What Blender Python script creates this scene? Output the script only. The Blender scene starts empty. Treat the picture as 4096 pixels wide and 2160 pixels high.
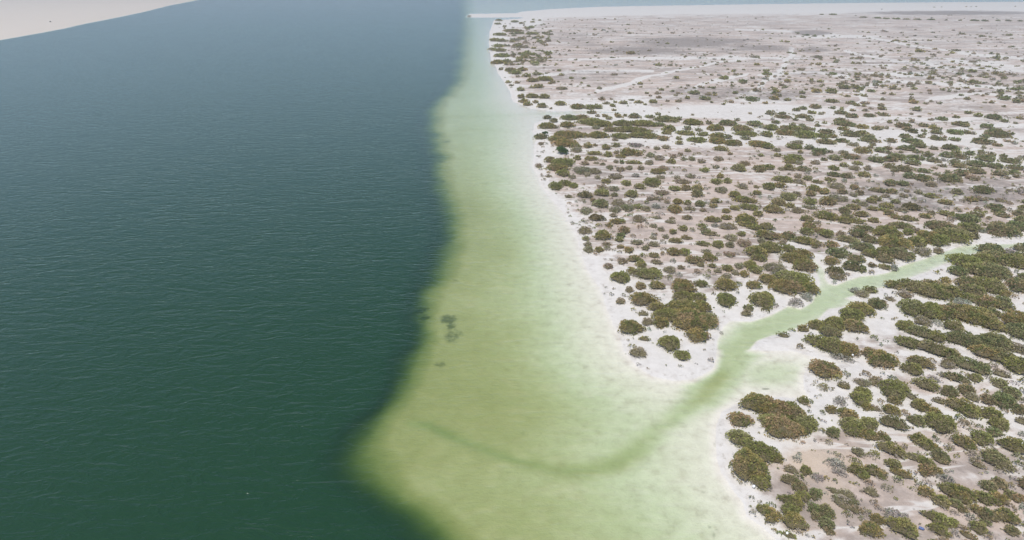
import bpy, math, random
import numpy as np
from mathutils import Vector

# ------------------------------------------------------------------ camera, world, sun, exposure
sc = bpy.context.scene
col = sc.collection
CAM_H = 60.0
F = 2528.0                       # focal length in photo pixels (photo is 4096 wide)
HORIZON = -127.0                 # horizon row, above the frame
PITCH = math.atan((1080.0 - HORIZON) / F)
cam_d = bpy.data.cameras.new('camera')
cam_d.sensor_width = 36.0
cam_d.lens = 36.0 * F / 4096.0
cam_d.clip_start = 0.5
cam_d.clip_end = 60000
cam = bpy.data.objects.new('camera', cam_d)
cam.location = (0, 0, CAM_H)
cam.rotation_euler = (math.pi / 2 - PITCH, 0, 0)
col.objects.link(cam)
sc.camera = cam

SUN_EL = math.radians(64)
SUN_AZ = math.radians(-145)       # measured from +Y towards +X : sun stands left and a little behind
wd = bpy.data.worlds.new('World')
sc.world = wd
wd.use_nodes = True
wn = wd.node_tree.nodes
bg = wn['Background']
sky = wn.new('ShaderNodeTexSky')
sky.sky_type = 'NISHITA'
sky.sun_disc = False
sky.sun_elevation = SUN_EL
sky.sun_rotation = SUN_AZ
sky.altitude = 60
sky.air_density = 1.0
sky.dust_density = .6
sky.ozone_density = 3.0
wd.node_tree.links.new(sky.outputs[0], bg.inputs[0])
bg.inputs[1].default_value = 0.125
sun_d = bpy.data.lights.new('sun', 'SUN')
sun_d.energy = 3.9
sun_d.angle = math.radians(0.6)
sun_d.color = (1.0, 0.955, 0.885)
sun = bpy.data.objects.new('sun', sun_d)
sd = Vector((math.sin(SUN_AZ) * math.cos(SUN_EL), math.cos(SUN_AZ) * math.cos(SUN_EL), math.sin(SUN_EL)))
sun.rotation_euler = (-sd).to_track_quat('-Z', 'Y').to_euler()
sun.location = sd * 200
col.objects.link(sun)
sc.view_settings.view_transform = 'Standard'
sc.view_settings.look = 'None'
sc.view_settings.exposure = 0.0
sc.view_settings.gamma = 1.0
sc.render.engine = 'CYCLES'
sc.cycles.use_denoising = True
sc.cycles.volume_bounces = 0
sc.cycles.max_bounces = 6
sc.cycles.transparent_max_bounces = 12

rng = np.random.default_rng(11)
random.seed(11)

# ------------------------------------------------------------------ photo pixel <-> ground survey helpers
cP, sP = math.cos(PITCH), math.sin(PITCH)
def unproj(px, py, z=0.0):
    px = np.asarray(px, float); py = np.asarray(py, float)
    x = (px - 2048.0) / F; v = (1080.0 - py) / F
    dy = cP + v * sP; dz = -sP + v * cP
    t = (z - CAM_H) / dz
    return x * t, dy * t
def proj(X, Y, z=0.0):
    dep = Y * cP + (CAM_H - z) * sP
    up = Y * sP + (z - CAM_H) * cP
    return 2048.0 + F * X / dep, 1080.0 - F * up / dep

# ------------------------------------------------------------------ node helpers
def new_mat(name):
    m = bpy.data.materials.new(name); m.use_nodes = True
    for n in list(m.node_tree.nodes): m.node_tree.nodes.remove(n)
    return m
class NT:
    def __init__(s, m): s.t = m.node_tree
    def n(s, typ, **kw):
        nd = s.t.nodes.new(typ)
        for k, v in kw.items():
            if k.startswith('i_'):
                key = k[2:]
                key = int(key) if key.isdigit() else key
                nd.inputs[key].default_value = v
            else: setattr(nd, k, v)
        return nd
    def l(s, a, b): s.t.links.new(a, b)
    def math(s, op, a, b=None, c=None, clamp=False):
        nd = s.t.nodes.new('ShaderNodeMath'); nd.operation = op; nd.use_clamp = clamp
        for i, v in enumerate((a, b, c)):
            if v is None: continue
            if isinstance(v, (int, float)): nd.inputs[i].default_value = v
            else: s.l(v, nd.inputs[i])
        return nd.outputs[0]
    def mix(s, f, a, b, blend='MIX'):
        nd = s.t.nodes.new('ShaderNodeMix'); nd.data_type = 'RGBA'; nd.blend_type = blend
        for i, v in ((0, f), (6, a), (7, b)):
            if isinstance(v, (int, float)): nd.inputs[i].default_value = v
            elif isinstance(v, tuple): nd.inputs[i].default_value = (*v, 1)
            else: s.l(v, nd.inputs[i])
        return nd.outputs[2]
    def noise(s, vec, scale, detail=3, rough=0.55, typ='FBM', dist=0.0):
        nd = s.t.nodes.new('ShaderNodeTexNoise'); nd.noise_type = typ
        nd.inputs['Scale'].default_value = scale; nd.inputs['Detail'].default_value = detail
        nd.inputs['Roughness'].default_value = rough; nd.inputs['Distortion'].default_value = dist
        s.l(vec, nd.inputs['Vector'])
        return nd.outputs[0]
    def smooth(s, v, lo, hi):
        nd = s.t.nodes.new('ShaderNodeMapRange'); nd.interpolation_type = 'SMOOTHSTEP'
        s.l(v, nd.inputs[0]); nd.inputs[1].default_value = lo; nd.inputs[2].default_value = hi
        return nd.outputs[0]
    def mapping(s, vec, rot=0.0, scale=(1, 1, 1)):
        nd = s.t.nodes.new('ShaderNodeMapping'); s.l(vec, nd.inputs[0])
        nd.inputs[2].default_value = (0, 0, rot); nd.inputs[3].default_value = scale
        return nd.outputs[0]
    def attr(s, name):
        nd = s.t.nodes.new('ShaderNodeAttribute'); nd.attribute_name = name
        return nd

# ------------------------------------------------------------------ surveyed outlines (photo pixels, dropped onto the ground plane)
N_BANK = [(4096,968),(4041,975),(3938,974),(3864,980),(3820,991),(3770,1009),(3702,1032),(3643,1050),(3593,1068),(3555,1088),(3496,1100),
 (3445,1106),(3386,1124),(3342,1140),(3318,1133),(3303,1112),(3303,1088),(3283,1065),(3259,1038),(3233,1024),(3245,1047),(3265,1094),(3271,1130),
 (3265,1159),(3245,1209),(3203,1236),(3153,1227),(3083,1262),(3003,1283),(2918,1283),(2890,1305),(2876,1340),(2868,1365),(2864,1420),(2850,1470),(2835,1484),
 (2768,1518),(2690,1520),(2610,1503),(2545,1463),(2496,1405),(2468,1335),(2443,1272),(2422,1208),(2401,1145),(2353,1081),(2322,1018),(2300,938),
 (2258,867),(2218,811),(2178,763),(2155,715),(2131,668),(2138,636),(2138,588),(2146,548),(2131,525),(2138,493),(2180,478),(2250,462),(2330,455),(2420,452),(2560,450),
 (2400,446),(2300,444),(2226,445),(2131,437),(2051,405),(2043,366),(2011,318),(1990,290),(1985,270),(1964,238),(1956,175),(1959,127),(1975,82),(2050,77),
 (2120,70),(2067,69),(1900,71),(1864,67),(1880,56),(2067,53),(2085,47)]
UPLAND = [(2200,37),(2400,27),(2948,18),(3500,11),(4096,7),(5200,-5),(9000,-20),(9000,900),(5200,930)] + N_BANK
S_BANK = [(4096,985),(4041,994),(3982,996),(3914,1009),(3864,1027),(3791,1053),(3717,1086),(3658,1106),(3611,1127),(3584,1138),(3525,1153),(3477,1158),(3420,1180),(3383,1194),
 (3430,1206),(3400,1224),(3360,1233),(3318,1238),(3280,1271),(3239,1297),(3182,1318),(3140,1335),(3080,1350),(3030,1368),(3000,1398),(3060,1403),(3174,1403),(3247,1424),
 (3330,1444),(3365,1459),(3300,1475),(3225,1476),(3210,1510),(3215,1560),(3240,1598),(3123,1586),(3035,1589),(2945,1615),(2885,1648),(2862,1700),(2862,1760),(2868,1830),
 (2885,1890),(2935,1958),(2980,2010),(2992,2064),(3052,2105),(3103,2153),(3135,2200),(3230,2400),(3400,3200),(3700,7000),(12000,7000),(12000,950),(5200,950)]
LEFT = [(-4000,900),(-600,240),(-200,190),(0,161),(159,133),(250,116),(334,97),(477,69),(572,49),(676,23),(795,0),(900,-30),(1000,-70),(1050,-105),(-4000,-105)]

def seg_sdf(P, poly, ys=1.5):
    """signed distance (pixels, y stretched) of points P to a closed polygon; negative inside"""
    poly = np.array(poly, float); x = P[:, 0]; y = P[:, 1]
    d2 = np.full(len(x), 1e18); inside = np.zeros(len(x), bool)
    n = len(poly)
    for i in range(n):
        ax, ay = poly[i]; bx, by = poly[(i + 1) % n]
        if ay != by:
            c = (ay > y) != (by > y)
            inside ^= c & (x < (bx - ax) * (y - ay) / (by - ay) + ax)
        ex, ey = bx - ax, (by - ay) * ys
        wx, wy = x - ax, (y - ay) * ys
        t = np.clip((wx * ex + wy * ey) / max(ex * ex + ey * ey, 1e-9), 0, 1)
        q = (wx - ex * t) ** 2 + (wy - ey * t) ** 2
        np.minimum(d2, q, out=d2)
    d = np.sqrt(d2)
    return np.where(inside, -d, d)
def line_field(P, pts, ys=1.4, powr=2):
    """max over a polyline of value*falloff ; pts = (x,y,halfwidth,value)"""
    x = P[:, 0]; y = P[:, 1]; out = np.zeros(len(x))
    for (ax, ay, aw, av), (bx, by, bw, bv) in zip(pts[:-1], pts[1:]):
        ex, ey = bx - ax, (by - ay) * ys
        wx, wy = x - ax, (y - ay) * ys
        t = np.clip((wx * ex + wy * ey) / max(ex * ex + ey * ey, 1e-9), 0, 1)
        d = np.sqrt((wx - ex * t) ** 2 + (wy - ey * t) ** 2)
        w = aw + (bw - aw) * t; v = av + (bv - av) * t
        f = np.exp(-(d / w) ** powr)
        np.maximum(out, v * f, out=out)
    return out
def sstep(a, b, v):
    t = np.clip((v - a) / (b - a), 0, 1); return t * t * (3 - 2 * t)

EDGE = np.array([(-100,1860),(0,1855),(60,1855),(160,1845),(318,1820),(400,1745),(450,1715),(520,1725),(640,1735),(750,1740),(860,1775),(950,1778),(1050,1745),(1145,1700),
 (1240,1680),(1335,1672),(1430,1640),(1525,1608),(1605,1560),(1653,1505),(1695,1455),(1735,1422),(1780,1408),(1830,1410),(1880,1424),(1920,1456),(1970,1510),(2050,1600),(2160,1700),(2300,1850),(7000,3000)], float)
WID = np.array([(-100,30),(300,45),(600,50),(1000,75),(1400,70),(1600,80),(1750,105),(1900,140),(2160,160),(7000,160)], float)
SHORE = np.array([(-100,9000),(0,6000),(40,3000),(60,2300),(80,1990),(130,1975),(240,1980),(320,2015),(400,2050),(460,2120),(500,2138),(600,2140),(700,2150),(800,2210),(900,2275),(1000,2315),
 (1100,2370),(1200,2415),(1300,2455),(1400,2500),(1480,2580),(1530,2690),(1600,2800),(1700,2850),(1900,2890),(2050,2990),(2160,3100),(2400,3250),(7000,3700)], float)
SHELF = np.array([(-100,.15),(30,.2),(75,.4),(200,.62),(400,.7),(600,.8),(800,.95),(1100,1.02),(1700,1.05),(2160,.95),(7000,.9)], float)
CREEK = [(4300,968,9,.5),(3990,985,14,.55),(3820,1010,18,.6),(3650,1070,28,.65),(3500,1115,34,.7),(3350,1170,46,.75),(3250,1225,50,.8),(3150,1275,52,.85),(3020,1335,62,.95),
 (2935,1420,66,1.0),(2885,1500,66,1.05),(2815,1580,62,.95),(2730,1645,50,.6),(2640,1710,46,.42),(2560,1790,58,.5),(2470,1850,50,.55),(2350,1882,44,.48),(2200,1876,34,.34),
 (2060,1840,26,.36),(1900,1780,22,.2),(1800,1740,24,.36),(1720,1700,20,.28),(1650,1690,20,.05)]
SIDE = [(3310,1140,26,.35),(3268,1060,18,.22),(3240,1028,10,.08)]
CREEK = [(a, b, c * 1.2, d) if b < 1300 else (a, b, c * 1.05, d) for a, b, c, d in CREEK]
CREEK2 = [(1760,470,18,.12),(2000,462,12,.12),(2250,452,7,.2),(2450,449,5,.2),(2560,450,3,.1)]
LINE2 = [(1830,516,12,.1),(1960,518,9,.12),(2130,536,6,.06)]

def vnoise(x, y, seed=0):
    xi = np.floor(x).astype(np.int64); yi = np.floor(y).astype(np.int64)
    fx = x - xi; fy = y - yi; fx = fx * fx * (3 - 2 * fx); fy = fy * fy * (3 - 2 * fy)
    def h(a, b):
        n = (a * 374761393 + b * 668265263 + seed * 1274126177) & 0xFFFFFFFF
        n = ((n ^ (n >> 13)) * 1274126177) & 0xFFFFFFFF
        return ((n ^ (n >> 16)) & 0xFFFF) / 65535.0
    a = h(xi, yi); b = h(xi + 1, yi); c = h(xi, yi + 1); d = h(xi + 1, yi + 1)
    return a + (b - a) * fx + (c - a) * fy + (a - b - c + d) * fx * fy
def fbm(x, y, seed=0, o=4):
    s = 0; a = .5; t = 0
    for k in range(o):
        s = s + a * vnoise(x * 2 ** k, y * 2 ** k, seed + k); t += a; a *= .5
    return s / t

def survey(px, py, X, Y):
    """ground height, and colour masks, at surveyed points"""
    P = np.stack([px, py], 1)
    wob = (fbm(X / 9, Y / 9, 3, 4) - .5)
    sc_px = np.clip((py - HORIZON) / 1300, .05, 1.6)
    up = seg_sdf(P, UPLAND, 1.6); lo = seg_sdf(P, S_BANK, 1.6); le = seg_sdf(P, LEFT, 3.0)
    land = np.minimum(np.minimum(up, lo), le) + wob * 17 * sc_px
    edge = np.interp(py, EDGE[:, 0], EDGE[:, 1]) + ((fbm(X / 22, Y / 22, 8, 3) - .5) * 70 + (fbm(X / 6, Y / 6, 18, 3) - .5) * 60) * sc_px
    w = np.interp(py, WID[:, 0], WID[:, 1])
    shore = np.interp(py, SHORE[:, 0], SHORE[:, 1])
    shelf = np.interp(py, SHELF[:, 0], SHELF[:, 1])
    t = (px - edge) / np.maximum(shore - edge, 50)
    g = np.interp(t, [0, .3, .5, .65, .8, .92, 1.0, 1.3], [1, .92, .75, .52, .27, .12, .07, .05])
    lowmud = sstep(1500, 1750, py)                        # the wide delta stays deeper further in
    g2 = np.interp(t, [0, .35, .6, .78, .92, 1.0, 1.3], [1, .88, .66, .42, .2, .1, .06])
    g = g * (1 - lowmud) + g2 * lowmud
    base = shelf * g * (.80 + .26 * fbm(X / 14, Y / 14, 21, 3) + .14 * fbm((X + .4 * Y) / 7, (Y - .3 * X) / 5, 27, 4) + .04 * (fbm(X / 1.6, Y / 1.6, 29, 2)))
    u = (px - edge) / w
    drop = np.interp(u, [-3.0, -1.7, -1.1, -.5, .1, .7, 1.5], [7.0, 5.4, 3.6, 2.3, 1.3, .5, 0])
    dep = base + drop
    add = np.maximum(np.maximum(line_field(P, CREEK[10:]), line_field(P, [(a, b, c * 1.35, d * .72) for a, b, c, d in CREEK[:12]], 1.4, 3.5)), np.maximum(line_field(P, SIDE), np.maximum(line_field(P, CREEK2, 2), line_field(P, LINE2, 2))))
    lag = .34 * np.exp(-(((px - 3075) / 150) ** 2 + ((py - 1495) / 52) ** 2) ** 1.5)
    dep = dep + np.maximum(add * .8, lag)
    # shore slope
    inl = np.interp(py, [0, 300, 900, 1400, 2200], [8, 14, 26, 40, 55])
    inn = inl * np.where((px > 2860) & (py < 1400) & (py > 900), .3, 1)
    ramp = sstep(0, 1, np.clip(land / inn, 0, 1))
    global LAST_OPT
    opt = dep * ramp                         # optical depth of the murky water; the real bed lies at about a third of it in metres
    LAST_OPT = np.where(land < 0, 0, opt)
    z = -.32 * opt - .006 * np.clip(land, 0, 3)
    rise = .38 * (1 - np.exp(np.minimum(land, 0) / 60.0)) + (fbm(X / 6, Y / 6, 31, 3) - .4) * .16 * sstep(0, 40, -land)
    z = np.where(land < 0, np.maximum(rise, .01) + .004, z)
    return z, land, up, lo, le

MUD = [(2720,800,520,190,1),(3000,980,420,120,.9),(2500,640,300,60,.6),(3250,900,380,90,.95),(3400,720,300,60,.8),(2700,1080,260,90,.8),(3700,880,420,70,.75),(2560,950,230,110,.7),
 (2500,200,500,70,.8),(2300,270,300,90,.8),(2700,290,600,90,.9),(3300,330,700,60,.9),(3700,380,500,60,.75),(2650,350,500,50,.95),(3150,200,500,50,.7),(3700,260,500,60,.6),
 (3350,1900,260,150,.8),(3650,2050,420,160,1),(3800,1850,380,90,.7),(3520,1760,200,60,.8),(3950,1600,260,60,.7),(4000,2050,300,160,.8),(3300,2060,160,120,.8),(3950,1480,200,40,.6),
 (3350,150,900,40,.45),(3800,480,420,40,.5)]
GREY = [(2560,205,240,22,.9),(2760,172,260,26,1),(3000,195,160,22,.7),(3240,133,80,10,1.2),(3060,195,130,18,.8),(3250,200,70,14,.9),(3800,52,380,10,1.1),(2300,160,180,40,.5),(2350,300,250,30,.5),
 (2850,370,260,26,.7),(3130,385,160,24,.8),(3300,300,250,30,.4),(3600,250,400,30,.4),(3800,290,300,24,.5),(3640,800,300,70,.8),(3950,790,180,60,.8),(3350,700,220,30,.5),(2660,220,200,10,.6)]
WHITE = [(3300,555,900,40,1),(3000,530,420,24,.9),(3700,480,500,14,.5),(2980,450,420,28,1),(3060,405,150,14,.7),(3640,300,90,10,.9),(3800,250,240,7,.9),(3900,275,200,6,.9),(3120,260,70,50,.25),(2700,1400,200,150,1),
 (3450,1240,600,120,.7),(3300,1560,260,160,.8),(3550,1640,260,60,.8),(2790,1140,60,50,.5),(3180,1000,90,60,.8),(3900,640,300,30,.5),(3340,148,180,6,.9),(2980,235,300,5,.8)]
VEINS = [[(2948,379),(3037,365),(3149,263),(3171,192)],[(3447,401),(3443,348),(3572,321)],[(3394,205),(3483,227),(3617,250),(3795,267),(4096,285)],[(3786,236),(3930,258),(4096,267)],[(2268,240),(2600,236),(2948,228)],
 [(3260,151),(3460,147),(3617,178),(3840,214),(4096,240)],[(2380,370),(2602,312),(2870,250),(3000,232)],[(2736,372),(2820,330),(2990,300)],[(3447,401),(3380,450),(3200,480)],[(3572,321),(3800,345),(4096,360)],
 [(2948,118),(3200,128),(3400,150)],[(3700,400),(3900,380),(4096,395)],[(3050,300),(3250,290),(3400,310)],[(2150,300),(2350,285),(2600,290)],[(3795,267),(3850,310),(3830,345)],[(2560,450),(2900,482),(3200,512),(3500,545),(3800,522),(4096,505)],[(2900,420),(3150,470),(3300,500)],[(2560,560),(3000,560),(3350,600),(3700,650),(4096,660)]]
OCHRE = [(3240,1850,110,80,1),(3330,1990,60,90,.7),(3390,1850,80,60,.5)]
WEED = [(1810,1277,30,12,.9),(1822,1300,18,10,.7),(1820,1338,30,20,.6),(1835,1325,22,12,.5),(1700,1240,34,12,.7),(1715,1268,22,9,.6),(1832,1123,16,7,.5),(1760,1448,22,12,.5),(1775,568,16,4,.6),
 (1765,638,14,5,.6),(1758,722,12,3,.7),(1775,1190,20,8,.3),(2100,1720,50,20,.25),(2848,2135,8,22,.38),(2835,2098,8,8,.4),(2862,2110,6,6,.4),(2830,1960,12,8,.3),(2860,1770,14,26,.35),(1950,1600,60,30,.15),(3060,1556,14,3,1)]
def blobs(px, py, L, X, Y, seed):
    o = np.zeros(len(px))
    wx = px + (fbm(X / 12, Y / 12, seed, 3) - .5) * 60; wy = py + (fbm(X / 12, Y / 12, seed + 9, 3) - .5) * 30 * np.clip(py / 900, .1, 1)
    for (cx, cy, rx, ry, v) in L:
        if L is WEED: rx, ry, v = rx * 1.25, ry * 1.25, v * .95
        o = np.maximum(o, v * np.exp(-(((wx - cx) / rx) ** 2 + ((wy - cy) / ry) ** 2) ** 1.3))
    return o

# ------------------------------------------------------------------ ground sheet (land and sea bed) and water sheet
def mesh_from(name, V, Fc, mat, smooth=True):
    me = bpy.data.meshes.new(name)
    k = Fc.shape[1]
    me.vertices.add(len(V)); me.vertices.foreach_set('co', V.astype(np.float32).ravel())
    me.loops.add(Fc.size); me.loops.foreach_set('vertex_index', Fc.astype(np.int32).ravel())
    me.polygons.add(len(Fc)); me.polygons.foreach_set('loop_start', np.arange(0, Fc.size, k, dtype=np.int32))
    me.polygons.foreach_set('loop_total', np.full(len(Fc), k, np.int32))
    me.polygons.foreach_set('use_smooth', np.full(len(Fc), smooth, bool))
    me.update(calc_edges=True); me.validate()
    if mat: me.materials.append(mat)
    return me
def set_attr(me, name, arr):
    a = me.attributes.new(name, 'FLOAT', 'POINT'); a.data.foreach_set('value', arr.astype(np.float32))
def set_col(me, arr):
    a = me.attributes.new('Col', 'FLOAT_COLOR', 'POINT')
    c = np.ones((len(arr), 4), np.float32); c[:, :3] = arr
    a.data.foreach_set('color', c.ravel())
def grid(xs, ys):
    PX, PY = np.meshgrid(xs, ys)
    X, Y = unproj(PX.ravel(), PY.ravel())
    nx, ny = len(xs), len(ys)
    i = np.arange(nx * ny).reshape(ny, nx)
    q = np.stack([i[1:, :-1], i[1:, 1:], i[:-1, 1:], i[:-1, :-1]], -1).reshape(-1, 4)
    return PX.ravel(), PY.ravel(), X, Y, q
ysg = np.concatenate([[-122,-118,-112,-104,-95,-85,-72,-60,-48,-36,-25,-15,-8], np.arange(-3, 500, 2.5), np.arange(500, 2260, 5.0), np.geomspace(2265, 7000, 30)])
xsg = np.concatenate([np.linspace(-3800, -450, 40), np.arange(-400, 4500, 7.0), np.linspace(4520, 9000, 60)])

m_ground = new_mat('sand_and_mud'); N = NT(m_ground)
tc = N.n('ShaderNodeTexCoord').outputs['Object']
mud, gry, wht, och, wed = [N.attr(a).outputs['Fac'] for a in ('mud', 'grey', 'white', 'ochre', 'weed')]
n_big = N.noise(N.mapping(tc, .25, (.35, 1, 1)), .11, 5, .6)
n_mid = N.noise(tc, .55, 5, .62)
n_fine = N.noise(tc, 4.5, 4, .7)
n_spk = N.noise(tc, 1.7, 3, .6)
bar = N.mapping(tc, .15, (.25, 1.0, 1))
ridg = N.noise(bar, .09, 4, .6, 'FBM', 1.2)
chan = N.math('ABSOLUTE', N.math('SUBTRACT', ridg, .5))
chan = N.smooth(chan, .035, .005)
sand = N.mix(N.smooth(n_mid, .3, .7), (.68, .65, .612), (.60, .57, .53))
sand = N.mix(N.math('MULTIPLY', N.smooth(n_fine, .5, .75), .42), sand, (.46, .43, .40))
pink = N.mix(N.smooth(n_mid, .35, .65), (.53, .435, .375), (.42, .34, .29))
pink = N.mix(N.math('MULTIPLY', N.smooth(n_fine, .5, .75), .5), pink, (.66, .59, .53))
greyc = N.mix(N.smooth(n_mid, .3, .7), (.29, .25, .225), (.20, .175, .16))
n_huge = N.noise(N.mapping(tc, .12, (.4, 1, 1)), .035, 4, .6)
n_dark = N.noise(N.mapping(tc, .3, (.3, 1, 1)), .07, 5, .65, 'FBM', .5)
fm = N.math('ADD', mud, N.math('MULTIPLY', N.math('SUBTRACT', n_big, .5), 2.4))
fm = N.math('ADD', fm, N.math('MULTIPLY', N.math('SUBTRACT', n_huge, .5), 1.4))
fm = N.math('MULTIPLY', fm, N.smooth(mud, .02, .25))
fm = N.math('ADD', fm, N.math('MULTIPLY', N.math('SUBTRACT', n_mid, .5), .9))
fm = N.smooth(fm, .0, .58)
fm = N.math('MULTIPLY', fm, N.math('SUBTRACT', 1.0, N.math('MULTIPLY', chan, .85)))
fw = N.smooth(N.math('ADD', N.math('MULTIPLY', wht, 1.25), N.math('MULTIPLY', N.math('SUBTRACT', n_big, .5), .9)), .25, .65)
fm = N.math('MULTIPLY', fm, N.math('SUBTRACT', 1.0, N.math('MULTIPLY', fw, .9)))
fg = N.smooth(N.math('ADD', gry, N.math('ADD', N.math('MULTIPLY', N.math('SUBTRACT', n_big, .5), 1.2), N.math('MULTIPLY', N.math('SUBTRACT', n_mid, .5), .8))), .25, .85)
fg = N.math('MULTIPLY', fg, N.smooth(gry, .02, .3))
c = N.mix(fm, sand, pink)
c = N.mix(N.math('MULTIPLY', N.math('MULTIPLY', N.smooth(n_dark, .44, .62), fm), .68), c, greyc)
c = N.mix(N.math('MULTIPLY', fg, .9), c, greyc)
c = N.mix(N.math('MULTIPLY', N.attr('film').outputs['Fac'], .8), c, (.66, .50, .385))
c = N.mix(N.math('MULTIPLY', och, .55), c, (.56, .45, .33))
# dark litter and seedling specks on the mud
spk = N.math('MULTIPLY', N.smooth(n_spk, .64, .72), N.smooth(N.math('ADD', mud, gry), .1, .6))
c = N.mix(N.math('MULTIPLY', spk, .55), c, (.20, .17, .12))
wedn = N.smooth(N.math('ADD', wed, N.math('MULTIPLY', N.math('SUBTRACT', N.noise(tc, .9, 4, .7), .5), 1.6)), .1, .8)
wedn = N.math('MULTIPLY', wedn, N.smooth(wed, .03, .4))
c = N.mix(N.math('MULTIPLY', wedn, .72), c, (.10, .12, .07))
wr = N.attr('wrack').outputs['Fac']
wrn = N.math('MULTIPLY', wr, N.smooth(N.noise(tc, 1.3, 4, .75), .52, .66))
c = N.mix(N.math('MULTIPLY', wrn, .65), c, (.27, .225, .17))
bs = N.n('ShaderNodeBsdfPrincipled', i_Roughness=.93)
bs.inputs['Specular IOR Level'].default_value = .15
N.l(c, bs.inputs['Base Color'])
bp = N.n('ShaderNodeBump', i_Strength=.55, i_Distance=.25)
rip = N.noise(N.mapping(tc, -.5, (.35, 1, 1)), 1.6, 3, .6, 'FBM', .5)
N.l(N.math('ADD', N.math('ADD', n_mid, N.math('MULTIPLY', n_fine, .3)), N.math('MULTIPLY', rip, N.math('ADD', .2, N.math('MULTIPLY', N.attr('film').outputs['Fac'], .8)))), bp.inputs['Height'])
N.l(bp.outputs[0], bs.inputs['Normal'])
out = N.n('ShaderNodeOutputMaterial'); N.l(bs.outputs[0], out.inputs[0])

gpx, gpy, GX, GY, GQ = grid(xsg, ysg)
gz, gland, gup, glo, gle = survey(gpx, gpy, GX, GY); gopt = LAST_OPT.copy()
me = mesh_from('ground', np.stack([GX, GY, gz], 1), GQ, m_ground)
inland = sstep(0, 70, -gland)
basemud = .56 * sstep(20, 110, -gup) * (gpy < 960) * sstep(35, 70, gpy) + .2 * sstep(30, 120, -glo)
set_attr(me, 'mud', np.maximum(blobs(gpx, gpy, MUD, GX, GY, 41), basemud) * inland * (gle > 0) )
set_attr(me, 'grey', blobs(gpx, gpy, GREY, GX, GY, 51) * inland + .3 * (gle < 0) * np.exp(-((gle + 34) / 22) ** 2) * (gpy < 230))
vx = gpx + (fbm(GX / 25, GY / 25, 171, 3) - .5) * 60; vy = gpy + (fbm(GX / 25, GY / 25, 181, 3) - .5) * 26 * np.clip(gpy / 400, .1, 1)
vein = np.zeros(len(gpx)); mfar = (gpy < 720) & (gpy > 20) & (gpx > 2000)
VP = np.stack([vx[mfar], vy[mfar]], 1)
for L_ in VEINS: vein[mfar] = np.maximum(vein[mfar], line_field(VP, [(a, b, 5 + b * .022, 1.3) for a, b in L_], 2.6))
set_attr(me, 'white', np.maximum(blobs(gpx, gpy, WHITE, GX, GY, 61), vein) * inland)
set_attr(me, 'ochre', blobs(gpx, gpy, OCHRE, GX, GY, 71) + .8 * (gle < 0) + .10 * ((gup < 0) | (glo < 0)))
wk = np.minimum(gup, glo) + (fbm(GX / 4, GY / 4, 91, 3) - .5) * 14
set_attr(me, 'wrack', np.exp(-((wk + np.interp(gpy, [0, 900, 2200], [5, 12, 26])) / np.interp(gpy, [0, 900, 2200], [3, 6, 11])) ** 2))
bend = line_field(np.stack([gpx, gpy], 1), [(a, b, c_ * 1.1, 1) for a, b, c_, d_ in CREEK[12:]])
set_attr(me, 'film', sstep(.4, 1.2, gopt) * (1 - .4 * bend))
set_attr(me, 'weed', blobs(gpx, gpy, WEED, GX, GY, 81) * (gland > 0))
ground = bpy.data.objects.new('ground', me); col.objects.link(ground)
ground['kind'] = 'structure'; ground['label'] = 'white sand and pinkish mud flats running down into the sea bed'

m_water = new_mat('water'); N = NT(m_water)
tc = N.n('ShaderNodeTexCoord').outputs['Object']
dep0 = N.attr('depth').outputs['Fac']
K2 = (.84, .475, 1.13)
# wind ripples: crests lie across the view, a little up to the right
wv = N.mapping(tc, -.22, (.38, 1, 1))
w1 = N.noise(wv, .42, 3, .55, 'FBM', .6)
w2 = N.noise(N.mapping(tc, .35, (.5, 1, 1)), 1.25, 3, .6, 'FBM', .4)
w3 = N.noise(tc, .05, 2, .5)
r1 = N.math('SUBTRACT', 1.0, N.math('ABSOLUTE', N.math('MULTIPLY', N.math('SUBTRACT', w1, .5), 3.0)))
h = N.math('ADD', N.math('MULTIPLY', r1, .55), N.math('MULTIPLY', w2, .45))
# a wave crest is a little more water, a trough a little less
dep = N.math('ADD', dep0, N.math('MULTIPLY', N.math('MULTIPLY', N.math('SUBTRACT', h, .62), .42), N.smooth(dep0, .02, .6)))
dep = N.math('MAXIMUM', dep, 0.0)
cmb = N.n('ShaderNodeCombineColor')
for i, k in enumerate(K2):
    N.l(N.math('EXPONENT', N.math('MULTIPLY', dep, -k / 2)), cmb.inputs[i])
tr = N.n('ShaderNodeBsdfTransparent'); N.l(cmb.outputs[0], tr.inputs[0])
df = N.n('ShaderNodeBsdfDiffuse'); df.inputs[0].default_value = (.010, .043, .015, 1)
body = N.math('SUBTRACT', 1.0, N.math('EXPONENT', N.math('MULTIPLY', N.math('POWER', N.math('MULTIPLY', dep, .34), 2.5), -1.0)))
mx = N.n('ShaderNodeMixShader'); N.l(body, mx.inputs[0]); N.l(tr.outputs[0], mx.inputs[1]); N.l(df.outputs[0], mx.inputs[2])
calm = N.smooth(dep, .0, 2.2)
bp = N.n('ShaderNodeBump', i_Distance=.52)
N.l(h, bp.inputs['Height'])
N.l(N.math('MULTIPLY', N.math('ADD', .5, N.math('MULTIPLY', calm, .5)), N.math('ADD', .35, N.math('MULTIPLY', w3, .5))), bp.inputs['Strength'])
fr = N.n('ShaderNodeFresnel', i_IOR=1.40); N.l(bp.outputs[0], fr.inputs['Normal'])
gl = N.n('ShaderNodeBsdfGlossy', i_Color=(.86, .94, .94, 1), i_Roughness=.22); N.l(bp.outputs[0], gl.inputs['Normal'])
N.l(bp.outputs[0], df.inputs['Normal'])
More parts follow.
